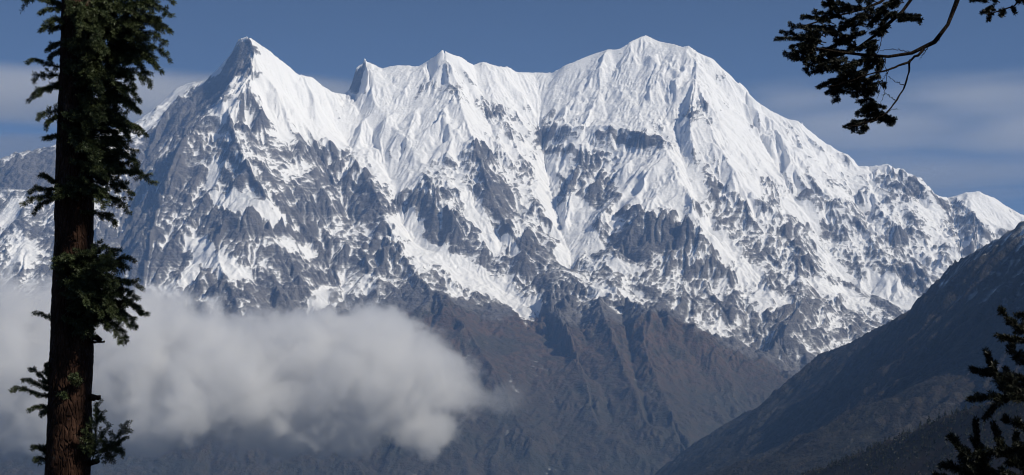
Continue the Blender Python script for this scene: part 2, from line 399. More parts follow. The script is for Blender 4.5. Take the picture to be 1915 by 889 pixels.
# altitude: nearly all snow above, patchy on the middle face, none on the lower slopes
def zline(pxs, pys):
    zz = []
    for px, py in zip(pxs, pys):
        s = np.interp(px, SKY[:, 0], SKY[:, 1]); yc = np.interp(px, YB[:, 0], YB[:, 1])
        zz.append(at(px, py, yc + (YF - yc) * (py - s) / (PYF - s))[2])
    return np.interp(gx, (np.array(pxs) - 957.5) / FOC * 10800, zz)
lo = zline([0,300,700,900,1000,1100,1200,1300,1400,1500,1700,1900], [640,640,575,575,600,595,590,640,690,740,700,700])
hi = zline([0,300,500,700,900,1100,1300,1500,1700,1900], [260,250,230,300,260,330,330,330,350,380])
alt = np.where(H > hi, .80 + .1 * np.clip((H - hi) / 500, 0, 1), .37 + .43 * np.clip((H - lo) / (hi - lo), 0, 1))
mass = alt + bias
alt = alt - .16 * sstep(700, 430, gpx) * (H < hi)
alt = alt - .17 * np.exp(-((gpx - 1470) / 230) ** 2) * (1 - np.clip((H - lo) / (hi - lo), 0, 1))
alt = alt - .9 * (1 - sstep(-80, 130, H - lo + 120 * fbm(gx / 260, gy / 260, 3, 41)))

low = sstep(-260, 60, H0 - lo)                                  # the turf slopes below the snow are smoother
soft = sstep(.62, 1.05, blur(mass, 3))                        # deep snow lies smooth, bare rock is broken
wx = gx + 110 * fbm(gx / 600, gy / 600, 3, 5) + 30 * fbm(gx / 140, gy / 140, 2, 6)
wy = gy + 110 * fbm(gx / 600, gy / 600, 3, 7) + 30 * fbm(gx / 140, gy / 140, 2, 8)
fu = gx + .45 * H0; fv = H0 - .40 * gx                          # axes lying in the face, along the tilted strata
H = H + (14 + 26 * near) * fbm(wx / 330, wy / 330, 4, 11)
va = .35 + 1.1 * sstep(-.25, .45, fbm(gx / 420, gy / 420, 3, 15))
vb = .25 + 1.2 * sstep(-.25, .45, fbm(gx / 260, gy / 260, 3, 16))
G = gullies(wx, wy, H, CELL, [(520, 40, 14), (240, 26, 8)], seed=3)
H = H + (G - H) * va * (.6 + .4 * low) * (1 - .3 * soft)
ser = np.exp(-((gpx - 1150) / 190) ** 2) * sstep(0, 300, H0 - hi)
q = sstep(-.2, .2, fbm(gx / 900, gy / 900, 2, 81) + .9 * np.exp(-((gpx - 1420) / 130) ** 2) - .25)
def rot(ang, lx, lz, seed, o, gn):
    c_, s_ = math.cos(R(ang)), math.sin(R(ang)); a_ = wx + .45 * H0; b_ = H0 - .4 * wx + .5 * (wy - gy)
    return ridged((a_ * c_ + b_ * s_) / lx, (-a_ * s_ + b_ * c_) / lz, o, seed, gn)
rockd = 40 * ((1 - q) * rot(-50, 420, 150, 23, 6, .58) + q * rot(34, 400, 140, 24, 6, .58) - .35) + 26 * fbm(fu / 210, fv / 95, 5, 27, .58) + 8 * ridged(fu / 90, fv / 45, 4, 29, .55)
snowd = 8 * fbm(wx / 160, wy / 160, 5, 33, .58) + 6 * fbm(fu / 120, fv / 40, 4, 34, .58) + ser * (11 * ridged(fu / 110, (fv - .25 * fu) / 36, 4, 35, .55) + 4)
H = H + near * (rockd * (1 - soft) + snowd * soft) * (.45 + .55 * low)
G = gullies(wx, wy, H, CELL, [(105, 10, 4), (52, 6.5, 2), (27, 2.6, 1)], seed=9)
H = H + (G - H) * vb * (1 - .55 * soft) * (.55 + .45 * low)
G = gullies(gx, gy, H, CELL, [(64, 6.0, 2), (32, 3.4, 1)], seed=19)
H = H + (G - H) * soft * sstep(-.1, .35, fbm(gx / 300, gy / 300 + H0 / 300, 3, 43)) * near
H = H + soft * near * (2.2 * ridged(wx / 50, wy / 50, 3, 44, .6) + 7 * np.clip(ridged(fu / 170, fv / 70, 4, 45, .6) - .45, 0, 1))
# keep the measured crest: the detail fades out towards it
k = sstep(0, 1, np.clip(np.abs(cy_ - gy) / 110.0, 0, 1)) * .75 + .25
H = H0 + (H - H0) * k
GX, GY = np.gradient(H, CELL)[1], np.gradient(H, CELL)[0]
slope = np.sqrt(GX ** 2 + GY ** 2)
conc = blur(H, 10) - H; conc2 = blur(H, 40) - H
def streak(ang, lx, lz, seed, o=5):
    c_, s_ = math.cos(R(ang)), math.sin(R(ang))
    wq = 40 * fbm(fu / 200, fv / 200, 2, seed + 5)
    return fbm((fu * c_ + fv * s_ + wq) / lx, (-fu * s_ + fv * c_ - wq) / lz, o, seed, .62)
big = sstep(-.25, .25, fbm(gx / 500, gy / 500 + H0 / 500, 2, 87))
nz = (1 - q) * (streak(-52, 640, 160, 61) * big + streak(-46, 190, 60, 62) * (1 - big)) + q * (streak(36, 600, 150, 63) * big + streak(30, 170, 55, 64) * (1 - big))
nz = 1.15 * nz
nl = streak(-10, 330, 240, 65, 3)
Hs = blur(H, 3); sl1 = np.hypot(*np.gradient(Hs, CELL))
snow = alt + bias + .66 * nz + .74 * nl - (.30 - .18 * soft) * (sl1 * (.35 + .65 * near) - 1.0) + np.clip(conc / 30, -.13, .16) * (1 - .6 * soft) + np.clip(conc2 / 70, -.2, .22)
snow = snow + .25 * (1 - near) * (H > hi) * sstep(440, 470, gpx)
snow = np.clip(snow, -.3, 1.3)
grass = sstep(120, -160, H - lo + 130 * fbm(gx / 300, gy / 300, 3, 91))
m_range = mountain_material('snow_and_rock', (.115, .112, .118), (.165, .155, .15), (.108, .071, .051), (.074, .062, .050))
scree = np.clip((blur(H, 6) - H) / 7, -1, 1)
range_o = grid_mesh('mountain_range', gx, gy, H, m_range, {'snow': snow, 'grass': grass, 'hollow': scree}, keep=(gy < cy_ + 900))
tag(range_o, kind='structure')
# ------------------------------------------------------------------ the ridge on the right of the valley
def ry_of(px): return float(np.interp(px, [1190, 1250, 1915, 2100], [7700, 7450, 4700, 4000]))
RC = [(a, b, ry_of(a)) for a, b in [(1970,395),(1915,412),(1880,440),(1850,455),(1803,480),(1770,508),(1752,544),(1720,579),(1683,597),(1651,609),(1591,641),
 (1531,664),(1513,682),(1506,719),(1458,751),(1393,772),(1338,807),(1292,843),(1250,889),(1190,960)]]
RC2 = [(2250,250,3400),(2100,330,3950)] + RC
rc = np.array([at(a, b, c) for a, b, c in RC2])
cell = 9.0
rx0, rx1, ry0, ry1 = 300.0, 3000.0, 2400.0, 8300.0
mx = int((rx1 - rx0) / cell) + 1; my = int((ry1 - ry0) / cell) + 1
sx, sy = np.meshgrid(rx0 + np.arange(mx) * cell, ry0 + np.arange(my) * cell); sx = sx.astype(np.float32); sy = sy.astype(np.float32)
# plan distance from the crest, uphill/downhill side
d0 = np.full(sx.shape, 1e9, np.float32); zc = np.zeros_like(d0)
for p in line_pts(rc, 60.0):
    d = np.hypot(sx - p[0], sy - p[1]); m_ = d < d0; d0[m_] = d[m_]; zc[m_] = p[2]
nomr = zc - d0 * .78
rl = [rc]
for P in ([(2000,400,4350),(1965,490,4150),(1920,570,3900),(1880,650,3700),(1845,720,3500),(1825,800,3300),(1815,889,3150)],
          [(1770,508,ry_of(1770)),(1720,600,4900),(1680,680,4500),(1600,790,4000)], [(1591,641,ry_of(1591)),(1550,720,5700),(1490,800,5200),(1430,890,4800)],
          [(1690,600,5500),(1650,690,5000),(1590,760,4700),(1500,880,4200)]):
    rl.append(smooth_line(np.array([at(a, b, c) for a, b, c in P]), 2))
rp = np.concatenate([line_pts(p, 5.0) for p in rl])
ci = np.stack([(rp[:, 0] - rx0) / cell, (rp[:, 1] - ry0) / cell, rp[:, 2]], -1)
ok = (ci[:, 0] > 0) & (ci[:, 0] < mx - 1) & (ci[:, 1] > 0) & (ci[:, 1] < my - 1)
Hr = membrane(mx, my, ci[ok], nomr, 1 / 350.0 ** 2, cell).astype(np.float32)
Hb = Hr.copy()
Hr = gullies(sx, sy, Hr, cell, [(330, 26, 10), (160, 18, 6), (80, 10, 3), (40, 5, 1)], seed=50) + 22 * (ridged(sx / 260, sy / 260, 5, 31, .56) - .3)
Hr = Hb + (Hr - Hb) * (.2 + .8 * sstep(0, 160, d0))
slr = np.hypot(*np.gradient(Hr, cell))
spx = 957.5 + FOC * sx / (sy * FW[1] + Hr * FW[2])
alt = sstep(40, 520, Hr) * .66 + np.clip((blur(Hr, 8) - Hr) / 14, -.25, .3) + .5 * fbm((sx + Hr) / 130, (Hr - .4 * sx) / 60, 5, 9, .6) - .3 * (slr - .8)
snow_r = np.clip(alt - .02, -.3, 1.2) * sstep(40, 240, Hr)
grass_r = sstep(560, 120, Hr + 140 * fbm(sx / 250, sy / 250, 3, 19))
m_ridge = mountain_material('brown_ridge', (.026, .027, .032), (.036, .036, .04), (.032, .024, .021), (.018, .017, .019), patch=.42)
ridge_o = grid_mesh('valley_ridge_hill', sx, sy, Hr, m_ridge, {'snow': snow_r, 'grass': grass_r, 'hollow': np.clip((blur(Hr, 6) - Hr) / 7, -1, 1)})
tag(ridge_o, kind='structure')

# ------------------------------------------------------------------ valley floor and the hillside the camera stands on
def plain_material(name, a, b, scale):
    mt = bpy.data.materials.new(name); t = NT(mt)
    P = t.n('ShaderNodeNewGeometry').outputs['Position']
    n1 = t.noise(P, scale, 5, .6); n2 = t.noise(P, scale * 9, 4, .6)
    col = t.mix(t.ramp(n1, .35, .65), a, b); col = t.mix(t.m('MULTIPLY', t.ramp(n2, .4, .7), .5), col, tuple(c * .5 for c in a))
    bp = t.n('ShaderNodeBump', {'Strength': .6, 'Distance': .25 / scale / 40, 'Height': n2})
    p = t.n('ShaderNodeBsdfPrincipled', {'Base Color': col, 'Roughness': .9, 'Normal': bp.outputs[0]}); p.inputs['Specular IOR Level'].default_value = .1
    t.n('ShaderNodeOutputMaterial', {'Surface': p.outputs[0]}); return mt
FLOOR = -1050.0
ax, ay = np.meshgrid(np.linspace(-15900, 15900, 160), np.linspace(-5900, 21900, 140))
az = FLOOR + 40 * fbm(ax / 2500, ay / 2500, 3, 3)
tag(grid_mesh('ground', ax, ay, az, plain_material('valley_floor', (.06, .055, .04), (.045, .05, .035), 1 / 400.0), {}), kind='structure')

# hillside: under the camera, dropping to the valley on the left, rising to the wooded spur on the right
HC = [(2250,560,1250),(2100,640,1400),(1990,695,1480),(1915,728,1520),(1870,745,1550),(1821,762,1600),(1761,782,1650),(1706,806,1720),(1660,824,1780),(1618,842,1830),(1550,869,1920),(1495,890,2000),(1400,930,2080),(1250,1030,2150)]
hc = np.array([at(a, b, c) for a, b, c in HC])
cell = 10.0
hx0, hx1, hy0, hy1 = -1500.0, 1500.0, -400.0, 3000.0
mx = int((hx1 - hx0) / cell) + 1; my = int((hy1 - hy0) / cell) + 1
hx, hy = np.meshgrid(hx0 + np.arange(mx) * cell, hy0 + np.arange(my) * cell); hx = hx.astype(np.float32); hy = hy.astype(np.float32)
rr = np.hypot(hx - 0, hy + 60)
nomh = np.where(hy > 0, -2 - .42 * hy, -2 - .3 * hy) - .30 * np.clip(-hx, 0, None) + .02 * np.clip(hx, 0, None)
nomh = np.maximum(nomh, FLOOR - 60)
d1 = np.full(hx.shape, 1e9, np.float32); z1 = np.zeros_like(d1)
for p in line_pts(hc, 30.0):
    d = np.hypot(hx - p[0], hy - p[1]); m_ = d < d1; d1[m_] = d[m_]; z1[m_] = p[2]
nomh = np.maximum(nomh, z1 - d1 * .62)
near_pts = []
for yy in np.arange(-60, 60, 5.0):
    for xx in np.arange(-60, 60, 5.0):
        near_pts.append((xx, yy, -2.0 - (.42 * yy if yy > 0 else .3 * yy) - (.30 * -xx if xx < 0 else -.02 * xx)))
hp = np.concatenate([line_pts(hc, 5.0), np.array(near_pts)])
ci = np.stack([(hp[:, 0] - hx0) / cell, (hp[:, 1] - hy0) / cell, hp[:, 2]], -1)
ok = (ci[:, 0] > 0) & (ci[:, 0] < mx - 1) & (ci[:, 1] > 0) & (ci[:, 1] < my - 1)
Hh = membrane(mx, my, ci[ok], nomh, 1 / 120.0 ** 2, cell).astype(np.float32)
Hh = Hh + sstep(60, 200, rr) * (.25 + .75 * sstep(0, 120, d1)) * 9 * fbm(hx / 130, hy / 130, 4, 71)
hill_o = grid_mesh('hillside', hx, hy, Hh, plain_material('hillside_turf', (.034, .025, .021), (.026, .024, .018), 1 / 60.0), {})
tag(hill_o, kind='structure')
def hill_z(x, y):
    j = (x - hx0) / cell; i = (y - hy0) / cell; j0 = int(j); i0 = int(i); u = j - j0; v = i - i0
    return float(Hh[i0, j0] * (1 - u) * (1 - v) + Hh[i0, j0 + 1] * u * (1 - v) + Hh[i0 + 1, j0] * (1 - u) * v + Hh[i0 + 1, j0 + 1] * u * v)
# ------------------------------------------------------------------ clouds: soft bodies of vapour, each a closed hull round its own density
def cloud(name, label, blobs, dens, n_scale, n_amp, edge, rate, albedo=(.97, .975, .985), g=.35, stretch=(1, 1, 1), fade=None, seed=0.0, pad=1.18, n2=.45, oct2=4):
    """blobs: (centre xyz, radii xyz) in metres"""
    import bmesh
    bl = np.array([list(c) + list(r) for c, r in blobs])
    c0 = bl[:, :3].mean(0)
    pts = []
    u = np.linspace(0, 2 * np.pi, 14, endpoint=False); v = np.linspace(-np.pi / 2, np.pi / 2, 8)
    for b in bl:
        for vv in v:
            for uu in u:
                pts.append(b[:3] + pad * b[3:] * np.array((math.cos(vv) * math.cos(uu), math.cos(vv) * math.sin(uu), math.sin(vv))))
    bm = bmesh.new()
    for p in pts: bm.verts.new(tuple(p - c0))
    r = bmesh.ops.convex_hull(bm, input=bm.verts[:])
    bmesh.ops.delete(bm, geom=[e for e in bm.verts if not e.link_faces], context='VERTS')
    me = bpy.data.meshes.new(name); bm.to_mesh(me); bm.free()
    m = bpy.data.materials.new(name + '_vapour'); t = NT(m)
    P = t.n('ShaderNodeTexCoord').outputs['Object']
    W = t.n('ShaderNodeMapping', {'Vector': P, 'Location': (seed * 977.0, seed * 613.0, seed * 311.0), 'Scale': stretch}).outputs[0]
    na = t.noise(W, 1.0 / n_scale, 2, .55, .3)
    nb = t.noise(W, 3.0 / n_scale, oct2, .62, .5)
    nn = t.m('ADD', t.m('SUBTRACT', na, .5), t.m('MULTIPLY', t.m('SUBTRACT', nb, .5), n2))
    tot = None
    for b in bl:
        d = t.n('ShaderNodeVectorMath', {0: P, 1: tuple(b[:3] - c0)}, operation='SUBTRACT').outputs[0]
        d = t.n('ShaderNodeVectorMath', {0: d, 1: tuple(1.0 / b[3:])}, operation='MULTIPLY').outputs[0]
        d = t.n('ShaderNodeVectorMath', {0: d}, operation='LENGTH').outputs['Value']
        f = t.m('SUBTRACT', 1.0, d)
        tot = f if tot is None else t.n('ShaderNodeMath', {0: tot, 1: f, 2: .22}, operation='SMOOTH_MAX').outputs[0]
    s = t.m('ADD', tot, t.m('MULTIPLY', nn, n_amp))
    den = t.m('MULTIPLY', t.ramp(s, 0.0, edge), dens)
    if fade:                                                   # the bank thins out to mist towards one end
        ex = t.n('ShaderNodeSeparateXYZ', {0: P}).outputs[0]
        den = t.m('MULTIPLY', den, t.m('POWER', t.ramp(ex, fade[1] - c0[0], fade[0] - c0[0]), 2.2))
    pv = t.n('ShaderNodeVolumePrincipled', {'Color': tuple(albedo) + (1,), 'Density': den, 'Anisotropy': g})
    t.n('ShaderNodeOutputMaterial', {'Volume': pv.outputs[0]})
    m.cycles.volume_step_rate = rate
    me.materials.append(m)
    o = bpy.data.objects.new(name, me); o.location = c0; C.objects.link(o)
    tag(o, label, kind='stuff')
    return o
def B(px, py, Y, rx, rz, ry):
    """blob measured in photo pixels (half-width, half-height) with its depth in metres"""
    s = Y / FOC
    return (tuple(at(px, py, Y)), (rx * s, ry, rz * s))
cloud('cloud', 'thick grey white cloud bank drifting across the lower slopes', [
    B(-260, 700, 7000, 330, 190, 750), B(60, 700, 6950, 330, 172, 700), B(330, 700, 6900, 280, 152, 650), B(560, 705, 6900, 220, 142, 560),
    B(690, 650, 6900, 120, 85, 420), B(760, 715, 6850, 150, 100, 430), B(860, 735, 6850, 115, 58, 230), B(930, 745, 6850, 110, 44, 160), B(560, 810, 6800, 90, 50, 300), B(660, 815, 6800, 60, 40, 200), B(800, 800, 6800, 80, 58, 260), B(290, 815, 6800, 110, 50, 350), B(90, 800, 6800, 120, 56, 350)],
    .012, 450.0, 1.3, .36, .14, fade=(-420.0, 330.0), albedo=(.995, .995, .998), seed=1.0, n2=1.35, oct2=6, pad=1.22, g=.3)
cloud('cloud', 'long pale streak of cloud behind the left summit', [
    B(-250, 175, 34000, 520, 62, 3500), B(180, 185, 34000, 330, 60, 3200), B(470, 178, 34000, 330, 26, 2500)],
    .0022, 5200.0, .55, .7, 1.0, stretch=(.6, .6, 3.0), seed=2.0)
cloud('cloud', 'thin low streak of cloud at the left edge', [
    B(-200, 278, 36000, 420, 26, 2500), B(60, 272, 36000, 180, 18, 2000)],
    .0016, 5200.0, .5, .7, 1.0, stretch=(.6, .6, 1.8), seed=3.0)
cloud('cloud', 'broad thin veil of cloud right of the great summit', [
    B(1640, 235, 38000, 330, 70, 4000), B(1960, 250, 38000, 330, 70, 4000), B(1720, 330, 40000, 420, 45, 3500), B(1480, 185, 38000, 180, 32, 3000), B(1850, 180, 38000, 260, 40, 3000)],
    .00052, 4200.0, 1.5, .9, .8, stretch=(.3, .3, 6.5), seed=4.0, n2=1.2, oct2=6)
# ------------------------------------------------------------------ fir trees in front
def bark_material(name, a, b, c, sc=1.0):
    mt = bpy.data.materials.new(name); t = NT(mt)
    P = t.n('ShaderNodeTexCoord').outputs['Object']
    W = t.n('ShaderNodeMapping', {'Vector': P, 'Scale': (sc, sc, sc * .28)}).outputs[0]
    n1 = t.noise(W, 16, 6, .65, .5); n2 = t.noise(P, 2.6 * sc, 4, .6); n3 = t.noise(W, 55, 4, .6)
    vo = t.n('ShaderNodeTexVoronoi', {'Vector': W, 'Scale': 26.0}, feature='DISTANCE_TO_EDGE').outputs[0]
    col = t.mix(t.ramp(n1, .35, .68), a, b)
    col = t.mix(t.m('MULTIPLY', t.ramp(n2, .5, .66), .55), col, tuple(v * .45 for v in a))
    col = t.mix(t.m('MULTIPLY', t.ramp(t.noise(P, 4.7 * sc, 5, .65), .56, .68), .6), col, c)
    col = t.mix(t.m('MULTIPLY', t.ramp(vo, .09, .0), .35), col, tuple(v * .4 for v in a))
    hh = t.m('ADD', t.m('MULTIPLY', n1, .03), t.m('ADD', t.m('MULTIPLY', t.ramp(vo, 0, .2), .02), t.m('MULTIPLY', n3, .008)))
    bp = t.n('ShaderNodeBump', {'Strength': .9, 'Distance': 1.0, 'Height': hh})
    p = t.n('ShaderNodeBsdfPrincipled', {'Base Color': col, 'Roughness': .9, 'Normal': bp.outputs[0]}); p.inputs['Specular IOR Level'].default_value = .1
    t.n('ShaderNodeOutputMaterial', {'Surface': p.outputs[0]}); return mt
def needle_material(name, a, b, c):
    mt = bpy.data.materials.new(name); t = NT(mt)
    P = t.n('ShaderNodeTexCoord').outputs['Object']
    n1 = t.noise(P, 5.0, 3, .6); n2 = t.noise(P, 60.0, 2, .6)
    col = t.mix(t.ramp(n1, .35, .65), a, b); col = t.mix(t.m('MULTIPLY', t.ramp(n2, .5, .75), .7), col, c)
    p = t.n('ShaderNodeBsdfPrincipled', {'Base Color': col, 'Roughness': .5}); p.inputs['Specular IOR Level'].default_value = .3
    t.n('ShaderNodeOutputMaterial', {'Surface': p.outputs[0]}); return mt
BARK = bark_material('fir_bark', (.028, .015, .011), (.064, .034, .024), (.10, .082, .068))
TWIG = bark_material('twig_bark', (.020, .014, .011), (.045, .032, .025), (.07, .06, .05), 3.0)
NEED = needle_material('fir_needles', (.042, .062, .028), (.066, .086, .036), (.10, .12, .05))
NEED_SIL = needle_material('silhouette_needles', (.010, .013, .009), (.015, .019, .011), (.028, .03, .014))  # same fir needles again, silhouette darkness put into their colour

class MB:
    def __init__(s): s.v = []; s.q = []; s.k = 0
    def add(s, v, q): s.v.append(np.asarray(v, np.float32).reshape(-1, 3)); s.q.append(np.asarray(q, np.int64).reshape(-1, 4) + s.k); s.k += len(s.v[-1])
    def tube(s, P, r, n=6, lump=None, cap=False):
        P = np.asarray(P, float); r = np.broadcast_to(np.asarray(r, float), (len(P),))
        T = np.gradient(P, axis=0); T /= np.linalg.norm(T, axis=1)[:, None] + 1e-9
        ref = np.array((0, 0, 1.0)) if abs(T[:, 2]).mean() < .8 else np.array((1.0, 0, 0))
        A = np.cross(T, ref); A /= np.linalg.norm(A, axis=1)[:, None] + 1e-9; Bn = np.cross(T, A)
        th = np.linspace(0, 2 * np.pi, n, endpoint=False)
        ring = np.cos(th)[None, :, None] * A[:, None] + np.sin(th)[None, :, None] * Bn[:, None]
        rad = r[:, None, None] * np.ones((1, n, 1))
        if lump is not None: rad = rad * lump[:, :, None]
        V = (P[:, None] + ring * rad).reshape(-1, 3)
        m = len(P); i = np.arange(m - 1)[:, None] * n; j = np.arange(n)[None]
        q = np.stack([i + j, i + (j + 1) % n, i + n + (j + 1) % n, i + n + j], -1).reshape(-1, 4)
        if cap:
            V = np.concatenate([V, P[-1:]]); b = (m - 1) * n; c = len(V) - 1
            qc = np.array([[b + a, b + a + 1, b + (a + 2) % n, c] for a in range(0, n, 2)])
            q = np.concatenate([q, qc])
        s.add(V, q)
    def build(s, name, mat, parent=None, origin=(0, 0, 0), smooth=True):
        if not s.v: return None
        v = np.concatenate(s.v) - np.asarray(origin, np.float32); q = np.concatenate(s.q)
        me = bpy.data.meshes.new(name)
        me.vertices.add(len(v)); me.vertices.foreach_set('co', v.ravel())
        me.loops.add(q.size); me.loops.foreach_set('vertex_index', q.ravel().astype(np.int32))
        me.polygons.add(len(q)); me.polygons.foreach_set('loop_start', np.arange(0, q.size, 4, dtype=np.int32))
        me.update(calc_edges=True); me.validate()
        me.polygons.foreach_set('use_smooth', np.full(len(me.polygons), smooth))
        me.materials.append(mat)
        o = bpy.data.objects.new(name, me); C.objects.link(o)
        if parent is not None: o.parent = parent
        return o

def unit(v): v = np.asarray(v, float); return v / (np.linalg.norm(v) + 1e-9)
def needles(mb, segs, rng, length, width, per_m, up=.35, lean=.55):
    """needles set round every twig segment (p0, p1, tip?)"""
    for p0, p1, tip in segs:
        L = np.linalg.norm(p1 - p0)
        n = max(6, int(per_m * L)); d = (p1 - p0) / (L + 1e-9)
        a = unit(np.cross(d, (0, 0, 1.0)) if abs(d[2]) < .95 else np.cross(d, (1.0, 0, 0))); b = np.cross(a, d)
        t = rng.random(n); th = rng.random(n) * 2 * np.pi
        rad = np.cos(th)[:, None] * a + np.sin(th)[:, None] * b
        rad[:, 2] += up * rng.random(n); rad /= np.linalg.norm(rad, axis=1)[:, None] + 1e-9
        ln = length * (.7 + .45 * rng.random(n))
        le = lean + (.9 * np.clip(t - .82, 0, 1) / .18 if tip else 0) + .2 * rng.standard_normal(n)
        nd = rad + d * np.reshape(le, (-1, 1)); nd /= np.linalg.norm(nd, axis=1)[:, None]
        base = p0 + (p1 - p0) * t[:, None]
        e = base + nd * ln[:, None]
        wv = np.cross(nd, rng.standard_normal((n, 3))); wv /= np.linalg.norm(wv, axis=1)[:, None] + 1e-9
        wv *= width * .5
        mid = base + nd * (ln * .55)[:, None]
        V = np.stack([base, mid + wv, e, mid - wv], 1).reshape(-1, 3)
        q = np.arange(4 * n).reshape(n, 4)
        mb.add(V, q)

def curve(P, n=10):
    P = smooth_line(P, 2)
    s = np.concatenate([[0], np.cumsum(np.linalg.norm(np.diff(P, axis=0), axis=1))])
    t = np.linspace(0, s[-1], n); return np.stack([np.interp(t, s, P[:, k]) for k in range(3)], -1)

def spray(parent, stem, rng, r0, side, nshoot, leaf_from=.25, twig=.08, nl=.028, nw=.004, per_m=900, flat=None, sub=True, droop=.1, need=None, name='branch', label=None, angle=55, into=None):
    """one bough: a stem, flat side shoots with twigs, and its needles as a child"""
    P = curve(stem, 12); L = np.linalg.norm(np.diff(P, axis=0), axis=1).sum()
    wood, leaf = into or (MB(), MB()); segs = []
    wood.tube(P, np.linspace(r0, r0 * .25, len(P)), 6)
    lat = flat
    if lat is None:
        d = unit(P[-1] - P[0]); lat = np.cross(d, (0, 0, 1.0))
        lat = unit(lat) if np.linalg.norm(lat) > .15 else np.array((1.0, 0, 0))
        lat = unit(lat + .5 * rng.standard_normal(3) * np.array((1, .6, .7)))
    def pt(t):
        f = t * (len(P) - 1); i = min(int(f), len(P) - 2); u = f - i
        return P[i] * (1 - u) + P[i + 1] * u, unit(P[i + 1] - P[i])
    def leafy(a, b, tip=True, parts=3):
        Q = np.linspace(a, b, parts + 1); Q[1:-1] += .03 * np.linalg.norm(b - a) * rng.standard_normal((parts - 1, 3))
        Q[-1, 2] += 0.0
        for k in range(parts): segs.append((Q[k], Q[k + 1], tip and k == parts - 1))
        return Q
    ts = leaf_from + (1 - leaf_from) * (np.arange(nshoot) + .5) / nshoot
    for k, t in enumerate(ts):
        b, d = pt(min(.98, t + .02 * rng.standard_normal()))
        sg = 1 if k % 2 == 0 else -1
        an = R(angle + 9 * rng.standard_normal())
        l = side * (1.05 - .65 * (t - leaf_from) / (1 - leaf_from + 1e-6)) * (.7 + .5 * rng.random())
        dd = unit(d * math.cos(an) + sg * lat * math.sin(an) + .22 * rng.standard_normal(3)); dd[2] -= droop * rng.random()
        e = b + dd * l
        Q = leafy(b + dd * l * .08, e)
        wood.tube(np.concatenate([[b], Q]), np.linspace(r0 * .38, r0 * .12, len(Q) + 1), 4)
        if sub and l > twig * 1.2:
            for j in range(int(l / (twig * .9)) + 1):
                u = .25 + .65 * (j + rng.random() * .5) / (int(l / (twig * .9)) + 1)
                s2 = 1 if j % 2 == 0 else -1
                perp = unit(np.cross(np.cross(d, lat), dd) * s2 + .3 * rng.standard_normal(3))
                b2 = b + dd * l * u; d2 = unit(dd * .72 + perp * .7); d2[2] -= droop * .6 * rng.random()
                e2 = b2 + d2 * twig * (.7 + .6 * rng.random()) * (1.15 - .5 * u)
                leafy(b2, e2, True, 2); wood.tube(np.array([b2, e2]), [r0 * .16, r0 * .08], 3)
    # the stem itself carries needles towards its end
    for k in range(len(P) - 1):
        if (k + .5) / (len(P) - 1) > leaf_from: segs.append((P[k], P[k + 1], k == len(P) - 2))
    needles(leaf, segs, rng, nl, nw, per_m)
    if into: return None
    return finish(wood, leaf, parent, need, name, label)
def finish(wood, leaf, parent, need=None, name='branch', label=None):
    wo = wood.build(name, TWIG, parent); leaf.build('foliage', need or NEED, wo, smooth=False)
    if label: wo['label'] = label
    return wo

def empty(name, label, cat, loc, group=None):
    o = bpy.data.objects.new(name, None); C.objects.link(o); o.location = loc; o.empty_display_size = .3
    return tag(o, label, cat, group)
def place_root(root):
    """parts were built in world metres: keep them there under a root that stands at the foot of the tree"""
    for ch in root.children: ch.matrix_parent_inverse = Matrix.Translation(root.location).inverted()

# --- the big old fir on the left
FY = 15.0; FM = FY / FOC
rng = np.random.default_rng(7)
def f(px, py, dy=0.0): return at(px, py, FY + dy)
TL = np.array([(1040,79,170),(889,86,168),(850,88,169),(800,90,171),(745,92,169),(660,95,173),(600,97,173),(540,99,173),(450,103,173),(400,103,174),(300,106,175),(200,110,174),(100,113,174),(0,116,173),(-200,124,172),(-600,138,170),(-1100,152,166),(-1600,162,164)], float)
foot = f(125, 1090); gz = hill_z(float(foot[0]), FY)
fir = empty('fir_tree', 'tall old fir at the left with bare reddish trunk and short tufts of needles', 'tree', (float(foot[0]), FY, gz))
pys = np.concatenate([[1500, 1250], np.arange(1040, -1601, -6.0)])
cxs = np.interp(-pys, -TL[:, 0], (TL[:, 1] + TL[:, 2]) / 2); wds = np.interp(-pys, -TL[:, 0], (TL[:, 2] - TL[:, 1]) / 2)
P = np.array([f(a, b) for a, b in zip(cxs, pys)]); P[0, 2] = gz - .3; P[1, 2] = gz + .35 if gz + .35 < P[2, 2] else (gz + P[2, 2]) / 2
wds[0] *= 1.5; wds[1] *= 1.15
nth = 44; th = np.linspace(0, 2 * np.pi, nth, endpoint=False)
TH, ZZ = np.meshgrid(th, P[:, 2])
lump = 1 + .045 * fbm(np.cos(TH) * 2.2 + 9, ZZ * 2.3 + np.sin(TH) * 2.2, 3, 5) + .075 * fbm(np.cos(TH) * 7, ZZ * 9 + np.sin(TH) * 7, 3, 8)
tr = MB(); tr.tube(P, wds * FM, nth, lump); tr.build('trunk', BARK, fir)
def trunk_at(py, side):   # point on or in the trunk at that height; side -1..1
    return f(np.interp(-py, -TL[:, 0], (TL[:, 1] + TL[:, 2]) / 2) + side * .42 * np.interp(-py, -TL[:, 0], TL[:, 2] - TL[:, 1]), py, -.12 * (1 - abs(side)))
